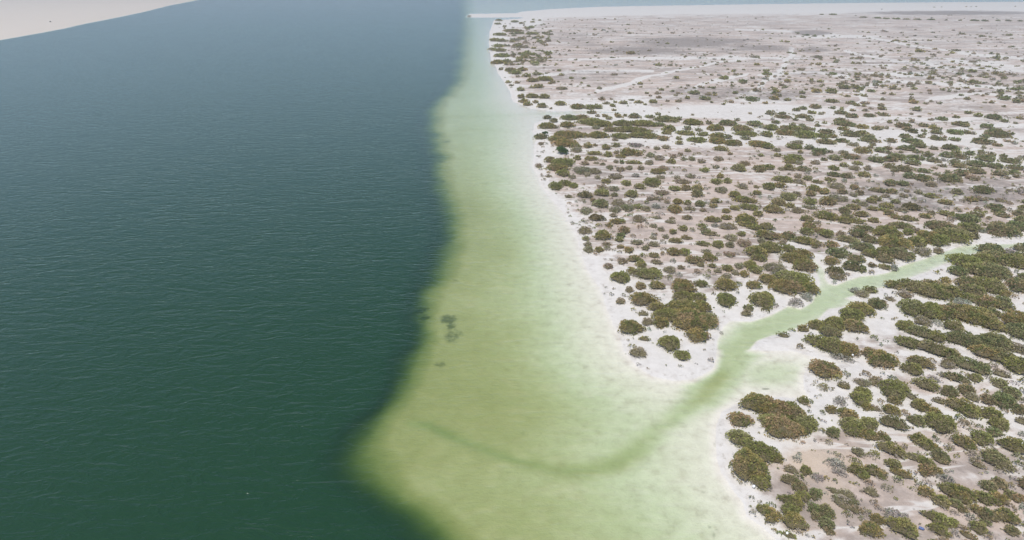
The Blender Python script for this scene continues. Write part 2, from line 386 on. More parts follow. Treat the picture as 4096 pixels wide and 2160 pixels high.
m2 = N.n('ShaderNodeMixShader'); N.l(fr.outputs[0], m2.inputs[0]); N.l(mx.outputs[0], m2.inputs[1]); N.l(gl.outputs[0], m2.inputs[2])
out = N.n('ShaderNodeOutputMaterial'); N.l(m2.outputs[0], out.inputs[0])
keep = (gz < .12)
fk = keep[GQ].any(1)
q = GQ[fk]; used = np.unique(q); remap = np.full(len(gz), -1); remap[used] = np.arange(len(used))
wme = mesh_from('water', np.stack([GX[used], GY[used], np.zeros(len(used))], 1), remap[q], m_water)
set_attr(wme, 'depth', gopt[used])
water = bpy.data.objects.new('water', wme); col.objects.link(water)
water['kind'] = 'structure'; water['label'] = 'dark green channel, lime shallows and pale creek'

# air
m_haze = new_mat('haze'); N = NT(m_haze)
pv = N.n('ShaderNodeVolumePrincipled'); pv.inputs['Color'].default_value = (.88, .915, .95, 1); pv.inputs['Density'].default_value = .00038; pv.inputs['Anisotropy'].default_value = .2
out = N.n('ShaderNodeOutputMaterial'); N.l(pv.outputs[0], out.inputs['Volume'])
x0, x1, y0, y1, z0, z1 = -45000, 45000, -300, 42000, -11, 63
V = np.array([(x, y, z) for z in (z0, z1) for y in (y0, y1) for x in (x0, x1)], float)
Fh = np.array([(0,2,3,1),(4,5,7,6),(0,1,5,4),(2,6,7,3),(0,4,6,2),(1,3,7,5)])
hz = bpy.data.objects.new('haze', mesh_from('haze', V, Fh, m_haze, False)); col.objects.link(hz)
hz['kind'] = 'stuff'; hz['label'] = 'thin pale haze over the flats'

# ------------------------------------------------------------------ surveyed shrubs
# one string per survey sheet: entries separated by '|', '+' joins the lumps of one shrub, tone letter first
# (o olive brown, g green, d dark olive, r dry grey-brown, y bare grey twigs); numbers are centre x, y, width, height
SHEETS = {
'K': (2800, 1850, .2523, """o590,-329,440,270+900,-109,640,330+700,140,620,520+930,370,340,260+1130,-30,300,200|r1410,165,240,130|o1640,190,180,170|y1830,300,190,140|y2110,90,340,180+2180,210,230,110
|g1400,340,320,160+1530,450,260,170|g1540,290,180,110|g1790,520,200,280|o1330,640,260,130+1450,700,300,220+1380,850,290,250+1440,1010,400,270+1600,600,250,160|o970,800,220,180+1090,900,280,260|y820,830,130,110|r930,660,90,60|y1035,690,60,50
|o1170,1115,100,80|o1390,1190,240,90|g1760,790,200,170|g1930,850,260,280+1800,920,160,120|g1960,1050,260,200+2020,1150,160,120|r2110,500,220,90+2300,560,260,140+2400,680,160,200+2450,810,200,120+2180,660,250,170+2280,750,200,100|y1410,540,90,60|y1150,790,50,40|y1980,540,80,50
|g2440,40,200,110|o2440,180,260,200+2560,280,160,140|o2560,1130,170,180|y2330,980,40,30|y2350,1050,120,60|y1680,1210,100,60"""),
'L': (3446, 1850, .2523, """o170,200,350,170+290,290,150,60|o40,290,110,120|r90,390,150,100|r110,520,220,140|r360,470,170,120|o465,100,250,160+520,210,200,80+650,250,230,120|g550,330,170,110|o900,30,400,80+1000,60,200,120+960,200,210,180+1130,200,210,130|g1230,30,250,90
|y1310,330,250,130|r1000,380,160,80+1080,425,50,40|r790,470,130,70|o950,520,210,170+1080,560,100,90|o1340,500,300,190+1500,580,340,250+1600,660,180,120|o1200,680,260,190|g1450,720,200,130+1560,800,150,110|r1440,860,130,90|o1100,930,330,130+1200,1000,300,200+1380,1030,160,160
|o1180,1140,300,160|r1530,1090,130,90|r1690,770,90,70|o1790,810,200,130|g1940,910,260,190+1930,1010,160,70|o2230,930,330,190|y1670,940,150,120|o1790,1110,220,180|r1700,1060,100,80|o1660,1220,240,80|r1770,30,150,80+1810,85,230,90|g2100,60,400,170+2070,-40,350,150|r2150,170,150,90|y1945,205,70,50
|g2460,90,170,110|g2540,380,200,230|g1960,450,240,150+2110,400,230,160|o1800,580,200,110+1900,640,260,160+2100,650,250,190|o2300,570,150,120+2430,630,190,130|y2540,600,90,120|r2300,760,170,100|g2390,860,90,60|y2520,790,120,110|g2320,1150,180,140|o2530,1200,100,80
|r240,780,160,90|o200,970,230,160|y460,920,300,210+660,880,80,70|o580,1110,460,260|o100,1140,310,220"""),
'I': (2800, 1550, .2523, """o900,320,640,340+1150,420,700,420+600,560,400,260+1250,700,700,400+1600,640,400,360+1400,450,460,320+1080,600,400,260|r1925,50,160,100|o2250,20,200,80|y2180,270,200,170|o2500,200,310,330|o2060,400,220,130+2300,470,300,180|r1925,440,100,80|o2350,680,360,330+2500,700,200,300
|y1930,575,100,50|g2070,760,210,210|r2020,920,120,110|y1810,890,90,50|r1600,930,80,70|r2190,1145,160,90|r2470,1080,200,140|r2390,1165,150,60"""),
'J': (3446, 1550, .2523, """g40,140,160,130|o60,300,160,250|o450,110,430,330+480,260,200,120|r180,370,200,90|o430,410,280,160|r645,455,130,110|g450,620,420,190|o70,620,260,260+100,820,220,170+290,840,220,150|y1200,80,100,80|g1340,110,230,210|g1610,90,230,160|r1720,210,200,120|r770,190,200,90
|o860,330,230,200+960,370,180,150|o1120,460,200,150|g820,580,250,180|o1170,640,450,300|r1200,260,180,90|o1500,340,420,200+1640,440,330,200|g1510,540,150,110|r1570,640,170,140|y1410,660,80,60|y1700,720,80,60|g1970,260,220,150+2180,280,300,230+2330,140,230,150|g2440,410,200,160|r2240,430,110,70
|g2510,95,110,120|r2520,260,130,110|r2170,30,180,60|o1990,490,330,190+2120,650,260,190|g2050,770,200,130|r2500,590,180,100|y2520,810,120,110|o860,880,260,170+960,960,240,170+1100,990,200,110|y1180,905,110,60|o1560,920,360,170+1640,990,220,120+1840,880,300,200|o2320,990,350,210
|g2480,940,160,90|r280,970,150,130|o430,1050,420,180|r640,980,110,120|o160,1130,180,140|r30,1130,80,90|r740,1150,200,90|g1190,1130,270,150|o950,1170,170,60|r1720,1130,160,130"""),
'G': (3100, 1200, .2945, """g100,490,190,80|g220,420,110,50|o370,410,160,100|g310,370,60,60|o540,370,240,150|o760,330,300,300|o1000,250,320,260|o1130,160,360,180|g720,470,300,160|o1050,400,350,180|y470,490,80,55|o560,600,380,170+720,660,420,240+940,720,320,210|y900,810,330,90|r330,650,110,80
|o1280,770,280,150+1400,860,400,240|o630,985,440,260|r940,1045,120,90|r1205,1040,130,90|r635,1215,140,100|r910,1195,180,100|r1160,1160,220,110+1340,1150,190,130|o1160,1290,230,130|g1335,545,110,70|y1420,640,60,50|y1500,590,60,40|y1635,745,50,35|y1100,560,40,40|g1340,90,220,150"""),
'H': (3596, 1200, .2945, """o130,160,320,230|o380,200,330,240|o560,200,280,260|g700,160,180,120|r300,340,200,110|y480,350,120,80|o870,250,330,220|o1050,300,400,230|o700,400,220,150|o1250,400,260,130|g1230,230,200,120|o900,15,500,80|o1150,80,260,160|g1380,60,200,100|g1400,130,200,110|o1530,330,330,230
|g1570,470,300,230|g1660,200,120,200|o60,380,220,200|o80,620,330,150|g250,480,330,150|o450,540,260,150|g820,590,420,190|g1080,600,240,220|g1250,620,380,200|r1550,700,260,120|g1640,700,120,120|o1120,760,330,150|g1330,820,350,180|o1560,960,350,210|r1350,1040,200,90|r1240,950,130,80
|o400,700,460,160|o640,790,300,160|o250,890,330,160|r410,870,120,80|o140,990,280,160|g860,920,380,150+1060,980,250,160|r620,920,180,130|g740,1100,330,110|y550,1060,100,70|y450,1115,170,70|o330,1200,320,150|o1325,1175,190,100|y1540,1170,110,50|g1660,1150,130,90|r1530,850,70,50"""),
'E': (3496, 900, .2945, """o150,130,330,160|g350,40,320,80|o440,110,130,120|r560,110,120,60|o240,280,420,180|o560,260,220,140|o100,400,220,160|g300,430,380,150|g130,490,220,110|d480,440,120,80|r640,360,210,170|r850,350,120,110|o700,190,260,180|o830,230,260,180|o1050,180,420,170|g900,60,420,120
|o1280,60,260,100|d1330,170,140,90|r990,275,70,45|y260,570,120,130|o120,585,170,70|g1700,110,350,170|g1930,50,240,100|g20,230,60,80|r70,350,50,40|g1560,360,290,130|o1200,530,400,160|o1450,520,300,150|g1600,500,400,170|o1850,540,400,160|g1110,670,220,120|g1550,680,380,200|o1330,640,280,160
|g1980,340,200,90|y1830,410,170,90|g1990,450,160,90|o950,780,130,110|o250,840,240,110|o500,840,340,120|o760,860,300,120|o700,940,560,190|o960,950,300,180|g1250,850,300,170|o1500,870,420,180|o1300,930,300,140|y1160,1090,220,90|g1930,870,280,180|o1760,960,130,110|r1900,1005,70,60
|g1990,735,110,70|r200,1030,150,60|r400,980,180,100|g80,1090,130,90"""),
'D': (2900, 900, .2945, """o215,150,140,70|o560,170,380,130|r480,240,120,80|r70,200,170,110|r60,300,130,90|r240,280,200,110|r50,430,180,80|r150,420,90,40|o600,340,320,160|o400,400,320,150|o440,480,240,100|o840,350,220,100|o1040,420,250,130|o930,490,440,140|o330,560,180,160|o400,640,200,120|r650,620,300,160
|o1050,580,320,180|y700,700,200,120|o900,770,480,220|o560,770,260,150|o800,880,520,200|o1130,850,240,250|y1100,1000,160,100|y950,1070,190,130|o480,1050,360,250|d540,1170,130,80|y680,1110,80,60|g310,1150,150,110|r280,1220,170,100|y170,950,60,40|o370,850,220,120|o250,690,140,120|r400,800,80,80
|r130,680,120,70|r180,560,130,150|o40,620,120,100|o270,20,250,70|o380,60,200,80|o540,50,200,100|o60,30,150,60|g840,120,190,240|o1120,40,170,110|o1090,120,190,100|o1270,100,180,70|o1360,150,200,110|o1100,250,400,110+1210,310,110,60|r770,260,110,80|o1430,290,160,120|r1560,140,130,110|g1660,230,310,90
|g1790,150,250,100|g1950,230,200,100|g1880,75,270,70|r1630,325,80,50|g1850,340,300,120|g1520,415,300,130|o1420,500,180,150|r1540,525,80,50|g1760,490,220,110|o1950,420,200,100|d1480,650,240,120|r1500,720,220,90|g1700,590,260,130|g1840,600,130,130|d1980,570,110,60|r1970,640,90,100|r1650,690,80,50|y1480,785,70,50
|y1760,900,150,80|r1850,960,170,100|o1960,900,180,90"""),
'C': (2300, 900, .2946, """r130,95,210,120|o370,170,270,150|g660,100,180,110+620,165,140,80|o595,225,140,80|o325,25,100,50|o455,25,120,60|r170,280,130,90|r180,350,150,110|o320,350,140,110|r430,280,170,50|r435,340,110,80|o610,320,120,60|o720,370,150,100|r600,395,90,50|r530,365,70,40|r280,405,100,50|r790,160,90,90
|r1060,40,120,60|r1165,75,110,90|r880,40,100,80|o1320,125,120,80|r1580,100,90,60|o1460,75,140,90|o1720,35,150,60|g1740,85,170,50|g1810,140,250,70|r2050,50,240,90|y1890,35,110,50|r1060,200,110,50|r1220,185,110,60|r1185,260,100,60|r970,225,80,50|r830,265,190,80|r1060,290,180,80|r950,340,120,80|o1360,240,200,80+1500,200,160,60
|o1730,285,230,70|r1560,290,50,30|r1840,205,70,50|o1930,290,170,120|r2090,300,120,80|y845,325,30,30|r1200,355,110,40|o1060,440,180,80|r1190,420,80,60|o920,440,110,60|o1340,400,230,110+1480,400,160,110|r1780,390,160,60|o1810,470,210,120|r1940,430,90,50|o1610,510,280,120|o1700,570,120,70|o1855,580,130,70
|r1100,530,180,80|y1320,510,90,80|o800,490,220,110+890,560,160,120|o960,700,480,160+760,650,150,100+1060,660,220,110|r630,520,150,110|r445,585,150,90|y410,485,55,30|o605,740,320,180|r1280,640,180,110|r1430,605,120,60|r1650,675,120,90|o1800,655,80,50|r1780,730,110,70|y1540,590,40,40|r1270,730,110,100|y1400,700,100,80
|o2050,615,170,100|r1930,650,130,70|r2050,720,150,70|r1890,705,60,35|o880,860,180,110|o1100,850,260,130|r730,905,140,100|r525,880,60,40|y490,955,80,50|r645,975,90,55|r610,1055,160,110|o910,1045,430,210|o1700,830,220,110
|o1450,820,300,130+1450,900,360,200+1450,1010,320,160+1650,1010,300,120+1100,1150,300,130+1450,1160,600,250+1250,1270,500,200+1700,1150,280,200+1550,1330,720,360+1750,1330,400,240+1640,1540,360,210+1150,1360,260,180|o2020,850,310,190+2030,1030,290,270|r1880,960,60,50|r920,1225,170,90"""),
'F': (2400, 1200, .2946, """o400,400,400,240|r630,330,170,130|y665,430,80,60|o600,550,180,80|r375,565,65,40|o920,630,340,250|o430,640,130,60|r510,740,260,170|o1100,790,250,160|y515,880,80,50|y1190,720,35,30|y1495,830,90,70|y1300,885,50,25|y345,735,22,20|y1640,440,60,80"""),
'A': (2000, 400, .4068, """o235,15,120,40|o350,25,70,30|o270,45,100,35|o415,55,115,60|o590,40,130,50|o760,60,150,75|o880,70,120,60|o960,55,110,80|r1045,40,80,25|o1110,60,75,30|o1210,30,90,40|o1360,30,90,25|o1505,25,100,35|r500,85,45,20|g900,125,100,35|d460,172,100,45|d530,207,100,50|g680,175,180,70|o800,175,150,70|o460,255,190,85
|r540,270,90,45|o660,250,160,70|o960,160,60,25|o1035,160,75,35|o1070,187,75,30|o1150,150,70,40|o1165,165,80,35|o1230,150,60,40|g1320,165,140,55|g1475,175,110,28|g1555,148,70,25|o900,225,260,80+1000,240,220,80|r940,285,90,30|o1200,230,200,90|o1400,245,300,60|g1630,205,250,60|g1755,190,80,40|g1560,255,130,40
|o1290,310,430,55|o1080,305,150,45|o1660,290,150,70|o1640,335,110,40|o1820,340,200,45|o1990,350,120,40|o1890,235,200,60|g2050,225,80,60|g1840,285,90,50|g1950,305,80,35|o2110,290,170,60|g2230,240,180,60|o2370,290,200,80|g2500,245,150,60|o2420,350,240,45|T440,330,75,60|g400,370,160,55|o680,360,360,80+560,400,200,60
|o830,350,80,40|o960,360,220,70|o1180,370,200,55|o1400,365,350,60|o1600,390,130,55|r1130,405,80,25|o1760,390,80,35|o1765,430,90,50|o1930,410,200,50|o2130,370,170,60|g2235,375,80,45|o2130,420,180,60|o2280,440,180,60|r2410,390,110,35|o2530,450,200,60|r400,437,65,35|o630,440,260,80|o740,470,120,60|o860,465,110,50
|o1040,470,100,80|o1140,460,100,45|y1330,460,160,45|r1540,490,75,35|r1630,480,90,40|T610,515,140,90|r750,505,120,60|o490,600,130,65|o620,630,240,90|o760,580,90,60|o560,680,250,70|r380,655,90,40|o620,735,150,75|r710,770,80,45|r410,750,50,30|r475,757,70,30|o930,540,180,40|o890,590,150,45|o1060,550,100,60
|o1250,530,170,80|o1180,570,120,40|o1350,540,110,60|r1480,560,100,45|r1560,590,110,50|r830,640,100,35|r945,633,60,25|r1010,645,70,25|g1195,625,60,40|r1140,620,60,40|o1310,630,200,35|r1465,630,100,60|o1680,620,100,50|r1700,570,80,35|r1270,685,85,45|r1380,685,80,50|r1080,680,80,45|r1180,700,100,50|r1600,680,100,70
|o1540,720,160,60|r810,710,200,90|r930,700,130,100|r860,750,70,40|r1130,770,160,60|r960,775,70,40|o1040,815,120,45|y1330,760,90,35|r1580,775,100,35|r1740,780,70,35|r1870,767,110,40|o2010,705,100,45|r2140,590,100,60|r1975,620,80,45|r1880,595,90,40|r1800,595,60,35|r2115,675,75,35|o2340,690,150,70|o2160,765,80,50
|o2230,800,90,80|o2120,820,120,60|r1930,825,60,30|g2540,680,130,100|r2400,640,110,45|o2170,495,160,45|r1790,820,170,50|o1490,830,180,100|o1240,835,110,60|o1370,870,130,60|o545,850,150,110+640,830,140,60+720,850,100,70|d835,950,170,70|o1000,930,170,80|r1120,890,130,50|r1000,870,110,40|o1290,940,140,90|r1590,930,160,50
|o1710,890,120,60|o1820,885,130,60|o1930,885,120,60|g1930,930,130,100|o1740,1000,100,100|o1835,1030,90,50|g1960,1030,110,90|r2170,900,130,80|o2110,1010,110,50|o2090,1060,100,45|o2300,950,130,70|r2380,870,110,60|o2520,930,90,50|o2400,1000,250,60|o2440,1075,200,60|o2300,1080,110,50|o2220,1110,90,50|r1990,1100,80,40
|r1860,1085,130,45|o1710,1095,150,90|r680,960,100,35|g990,1040,170,90|g910,1000,70,40|r845,1100,140,90|r820,1010,60,40|y745,1012,35,25|y755,1050,30,20|r1160,1020,150,100|r1130,1100,130,70|r1250,1080,150,80|o1350,1065,130,50|r1430,1090,100,60|r1540,990,180,30|r1470,990,80,40|y1530,1060,100,70|r1640,1020,70,40
|y1580,1138,70,40|d945,1175,190,70|r1110,1150,80,50|o1150,1210,180,60|r1360,1190,150,80|r1540,1175,100,35|r1690,1180,80,25|r1830,1175,110,50|r1670,1215,120,40|o2080,1195,170,60|o2220,1175,120,50|o2400,1200,220,110|o2530,1140,120,60"""),
'B': (3048, 400, .4068, """o30,40,60,20|g520,75,110,50|g395,95,90,25|g335,108,80,30|g75,130,100,60|g195,145,75,28|o480,135,85,30|r570,148,60,18|g690,90,65,20|o780,97,55,18|g870,42,90,30|o925,62,65,22|g885,112,60,22|r1005,112,60,22|r1005,45,80,22|g1165,65,65,20|o1170,95,80,30|g1515,100,95,45|g200,182,170,28|g405,177,160,35|g330,203,60,25
|g465,212,80,22|g765,140,130,35|g870,170,120,40|g1045,168,110,30|g1190,160,100,25|g770,212,130,30|g800,250,190,45|g880,260,80,35|o975,280,120,35|g1125,293,110,38|o790,298,110,35|r1215,288,60,20|g1370,265,140,50|g1410,300,80,30|d1475,323,100,35|g1580,263,95,30|g1760,203,110,25|g1940,252,140,35|g1985,265,70,30|r1655,205,50,18
|g2270,175,130,65|g2205,275,110,35|g2375,220,70,25|g2020,140,70,20|o2115,165,70,30|g1895,180,65,20|g1700,332,110,35|g1890,335,140,40|g1995,330,70,35|r2065,342,60,20|g2290,330,150,50+2300,365,200,40|g2430,342,70,30|g2185,375,75,25|g1400,373,110,35|g1555,374,70,20|g1710,395,130,35|g1885,405,95,30|g2155,430,180,50|g2305,460,80,22
|g1260,415,100,40|g1470,425,190,45|g1535,465,130,45|r1680,470,80,70|g1830,480,130,55|g1420,495,150,45|g1885,500,90,30|g1520,527,80,25|g1620,550,100,60|g1665,600,100,60|o1900,540,100,50|g1815,560,120,55|g1950,580,120,40|g2035,540,90,40|g2150,528,70,35|g2195,597,150,55|g2235,550,80,35|g2365,570,70,35|g2420,620,150,40|g1885,622,95,50
|g1920,665,130,40|g2080,648,170,50|g2270,670,150,45|g2480,685,150,40|g1950,735,140,65|g2080,715,150,60|g2325,740,130,60|g2465,735,100,40|g625,330,140,45|o220,285,110,50|o320,295,140,40|g430,295,100,50|g495,300,65,30|g295,258,75,35|g540,265,65,25|g130,232,90,30|o80,280,150,70|o40,345,130,70|o230,340,230,50|o410,360,250,70|o590,370,130,40
|o690,370,90,35|g860,355,170,50|o970,345,130,50|g1040,380,120,40|g1040,410,190,40|g780,417,140,35|g615,427,180,50|g455,470,100,70|r340,430,120,50|g565,510,140,80+530,550,80,30|o310,475,170,45|o50,465,120,70|r140,500,90,45|r890,453,110,32|o975,515,160,60|g1060,475,60,30|g1150,508,110,45|g1230,490,80,30|r795,530,90,45|g855,575,180,50
|g710,585,130,60|g600,600,70,30|o370,525,65,35|r515,632,95,38|o145,555,80,40|o300,590,190,60|o270,620,130,50|r350,635,100,35|g400,697,150,45|o260,685,120,60|o700,690,100,45|r180,690,60,40|o50,680,150,50|o800,660,90,35|r900,690,100,45|o930,640,110,30|r1030,680,80,60|g1250,670,120,45|g1290,710,70,30|g1390,695,150,60
|g1120,608,160,50+1250,600,130,50+1320,570,160,80|g1510,590,160,40|g1465,630,140,60|g1580,717,140,35|r1775,665,70,25|r1695,683,60,20|r1715,747,80,25|g1815,725,60,35|g690,750,130,45|g820,765,120,50|o990,755,120,50|r345,765,80,40|o440,790,90,45|o540,823,110,35|o660,800,110,35|o200,800,200,60|r350,820,110,50|g1430,765,110,50
|g1250,835,110,70|g1370,840,120,50|g1570,790,160,60|g1830,790,180,90|r1650,850,100,50|o60,870,130,80|o165,860,120,55|y240,865,30,30|r720,870,160,60|o900,880,90,50|g780,915,90,70|o500,890,130,60|o465,940,100,60|o600,910,100,80|r330,940,90,60|o250,975,150,80|g1150,910,200,40|o1260,918,110,40|r890,950,80,40|d950,935,90,50
|r1530,927,80,35|o1640,963,110,40|g1905,920,90,60|g2150,910,150,70|g1110,990,120,50|o1060,1010,100,50|o920,1018,75,32|o460,1020,130,70|r740,990,190,60|o630,1020,160,80|g1300,1020,90,40|o1800,1028,130,45|o2040,1000,100,40|r2140,990,100,35|r990,1047,90,40|o1080,1088,95,45|o890,1075,140,55|g800,1110,110,60+830,1160,110,50
|o965,1145,150,55|o1210,1060,130,50|o1190,1100,90,30|d1450,1075,170,65|r1350,1100,140,40|o1240,1135,110,50|o1300,1170,90,40|o1410,1190,130,50+1490,1193,80,30|o1600,1163,120,42|r1650,1130,80,40|o1800,1138,140,45|g2280,1075,150,50+2290,1110,90,40|g2360,1155,130,40|o2100,1145,130,50|g2510,1140,100,50|g2530,1200,120,80
|o150,1030,150,80|o100,1100,200,80|o270,1060,110,50|r340,1110,130,60|r460,1075,150,35|o600,1160,200,80|o680,1180,150,60|o430,1190,140,60|o800,1210,120,70|o925,1215,150,50|o1085,1203,110,45|r540,1225,70,35|g2000,1190,200,70"""),
'U': (1800, 0, .4457, """o440,185,110,20|o430,215,100,20|o490,240,70,20|o580,195,120,25|o640,210,90,20|o740,200,70,15|o450,300,130,50|o560,275,170,35|o400,350,110,50|o460,350,100,60|o430,400,110,60|o380,445,90,30|o450,440,120,60|o470,490,150,60|o430,550,150,60|o510,530,90,80|o540,620,110,60|o590,650,120,50|o650,620,100,50
|o690,680,90,40|o740,720,120,50|o850,710,150,50|o730,785,50,30|o790,770,100,60|o635,800,80,50|o640,850,90,80|o740,850,120,80|o850,850,110,90|r600,745,60,20|o2455,705,90,35|o2030,705,60,25|r1860,845,60,20|r1340,795,60,30|o980,640,50,15|o780,665,80,40|o1000,680,60,20|o740,305,120,25|o620,300,100,25|o900,520,50,20
|o860,525,50,20|o735,525,60,20|r850,590,40,12|r1175,595,40,12|o1090,710,50,15|o1200,710,45,15|o2130,880,60,40|g2190,835,110,50|g2290,890,110,45|o1120,160,20,8|o880,177,22,8|o960,179,20,8|o1300,175,25,8|o1390,170,40,7|o1480,174,40,8|o1610,181,20,8|o1720,210,26,9|o1830,219,24,9|o1600,225,60,10|o1545,230,30,10|o2490,155,24,8|o2490,199,26,9|o1185,186,34,8|r175,148,60,10"""),
'V': (2948, 0, .4457, """o760,133,60,8|o860,133,100,9|o1130,158,90,10|o1260,165,100,13|o1340,170,80,10|o1430,172,90,13|o1520,176,70,10|o1620,178,90,10|o1740,180,90,10|g1875,183,40,14|o2000,186,50,10|g2130,188,100,13|g2220,190,80,13|g2340,188,60,12|g2430,190,70,12|g2540,192,60,10|g620,320,60,12|g690,328,40,12|g545,300,30,10|o230,270,30,10
|o230,153,20,8|o1770,66,20,7|o1835,65,16,6|o2055,62,24,6|o2100,62,20,6|o2145,61,20,6|o2495,59,20,6|o1300,85,20,6|o265,670,90,30+260,640,60,20|o180,585,60,20|o60,630,40,16|o450,735,70,30|g170,815,70,35|o740,735,60,30|o710,820,80,45|g920,765,60,12|g960,790,110,40|o1060,790,80,35|g1240,770,60,20|g1200,828,80,20|o1390,795,70,35
|o1300,780,40,18|o1140,868,55,18|o1070,830,50,14|o985,875,60,14|g840,920,110,25|g580,840,60,25|g590,880,60,20|g450,905,70,25|g370,865,60,25|g130,900,130,40|g40,885,50,15|o1580,805,50,18|o1560,855,35,14|g2490,812,90,16|o1290,700,40,12|o670,575,36,12|o360,580,30,12|o850,605,26,8|o1430,370,60,10|o1500,380,40,10|o1610,400,40,8|o1720,368,36,10|o400,375,40,14|o445,380,50,12|o515,485,36,10|o1350,640,30,8"""),
}
# ------------------------------------------------------------------ foliage and twig materials
def foliage_mat():
    m = new_mat('foliage'); N = NT(m)
    a = N.attr('Col')
    tc = N.n('ShaderNodeTexCoord').outputs['Object']
    n = N.noise(tc, .9, 3, .6)
    hv = N.n('ShaderNodeHueSaturation'); N.l(a.outputs['Color'], hv.inputs['Color'])
    N.l(N.math('ADD', .88, N.math('MULTIPLY', n, .44)), hv.inputs['Value'])
    b = N.n('ShaderNodeBsdfPrincipled', i_Roughness=.75); b.inputs['Specular IOR Level'].default_value = .2
    N.l(hv.outputs[0], b.inputs['Base Color'])
    t = N.n('ShaderNodeBsdfTranslucent'); N.l(hv.outputs[0], t.inputs[0])
    mx = N.n('ShaderNodeMixShader', i_0=.38); N.l(b.outputs[0], mx.inputs[1]); N.l(t.outputs[0], mx.inputs[2])
    o = N.n('ShaderNodeOutputMaterial'); N.l(mx.outputs[0], o.inputs[0])
    return m
m_fol = foliage_mat()
def plain_mat(name, c1, c2, rough=.8, scale=6.0, bump=.2):
    m = new_mat(name); N = NT(m)
    tc = N.n('ShaderNodeTexCoord').outputs['Object']
    n = N.noise(tc, scale, 4, .6)
    b = N.n('ShaderNodeBsdfPrincipled', i_Roughness=rough); b.inputs['Specular IOR Level'].default_value = .3
    N.l(N.mix(N.smooth(n, .35, .65), c1, c2), b.inputs['Base Color'])
    bp = N.n('ShaderNodeBump', i_Strength=bump, i_Distance=.05); N.l(n, bp.inputs['Height']); N.l(bp.outputs[0], b.inputs['Normal'])
    o = N.n('ShaderNodeOutputMaterial'); N.l(b.outputs[0], o.inputs[0])
    return m
m_twig = plain_mat('grey_twigs', (.40, .36, .32), (.26, .23, .20))
TONES = {  # leaf colours: (main, second, accent)
 'o': ((.335, .300, .115), (.395, .335, .155), (.250, .255, .095)),
 'g': ((.285, .280, .135), (.335, .300, .165), (.205, .225, .100)),
 'd': ((.215, .185, .085), (.260, .215, .110), (.160, .155, .070)),
 'r': ((.380, .320, .225), (.300, .265, .150), (.430, .375, .300)),
 'y': ((.460, .430, .390), (.370, .345, .300), (.290, .290, .210)),
 'T': ((.110, .165, .060), (.145, .195, .075), (.080, .130, .045)),
}
m_hull = m_fol

def ellipse_world(cx, cy, w, h, tone):
    """one lump seen as a w x h patch -> (X, Y, rx, ry, H, azimuth, m per px)"""
    yb = cy + h / 2
    X, Y = unproj(cx, yb); X = float(X); Y = float(Y)
    dist = math.sqrt(X * X + Y * Y + CAM_H ** 2)
    mpp = dist / F
    th = math.asin(CAM_H / dist)
    wm, hm = w * mpp, h * mpp
    cap = {'o': 1.7, 'g': 1.5, 'd': 1.6, 'r': .9, 'y': .7, 'T': 3.6}[tone]
    Hh = min(.30 * wm + .15, cap)
    if tone == 'T': Hh = min(.75 * wm, 3.6)
    Hh = min(Hh, .62 * hm / math.cos(th))
    b = (hm * hm - (Hh * math.cos(th)) ** 2) / (2 * hm)
    ry = b / math.sin(th)
    rx = wm / 2
    lim = 1.35 if th > .25 else .9
    ry = float(np.clip(ry, .38 * rx, lim * max(rx, 0.4)))
    az = math.atan2(X, Y)
    hd = math.hypot(X, Y)
    return [X + math.sin(az) * ry, Y + math.cos(az) * ry, rx, ry, Hh, az, dist, rng.random(6) * 6.28]

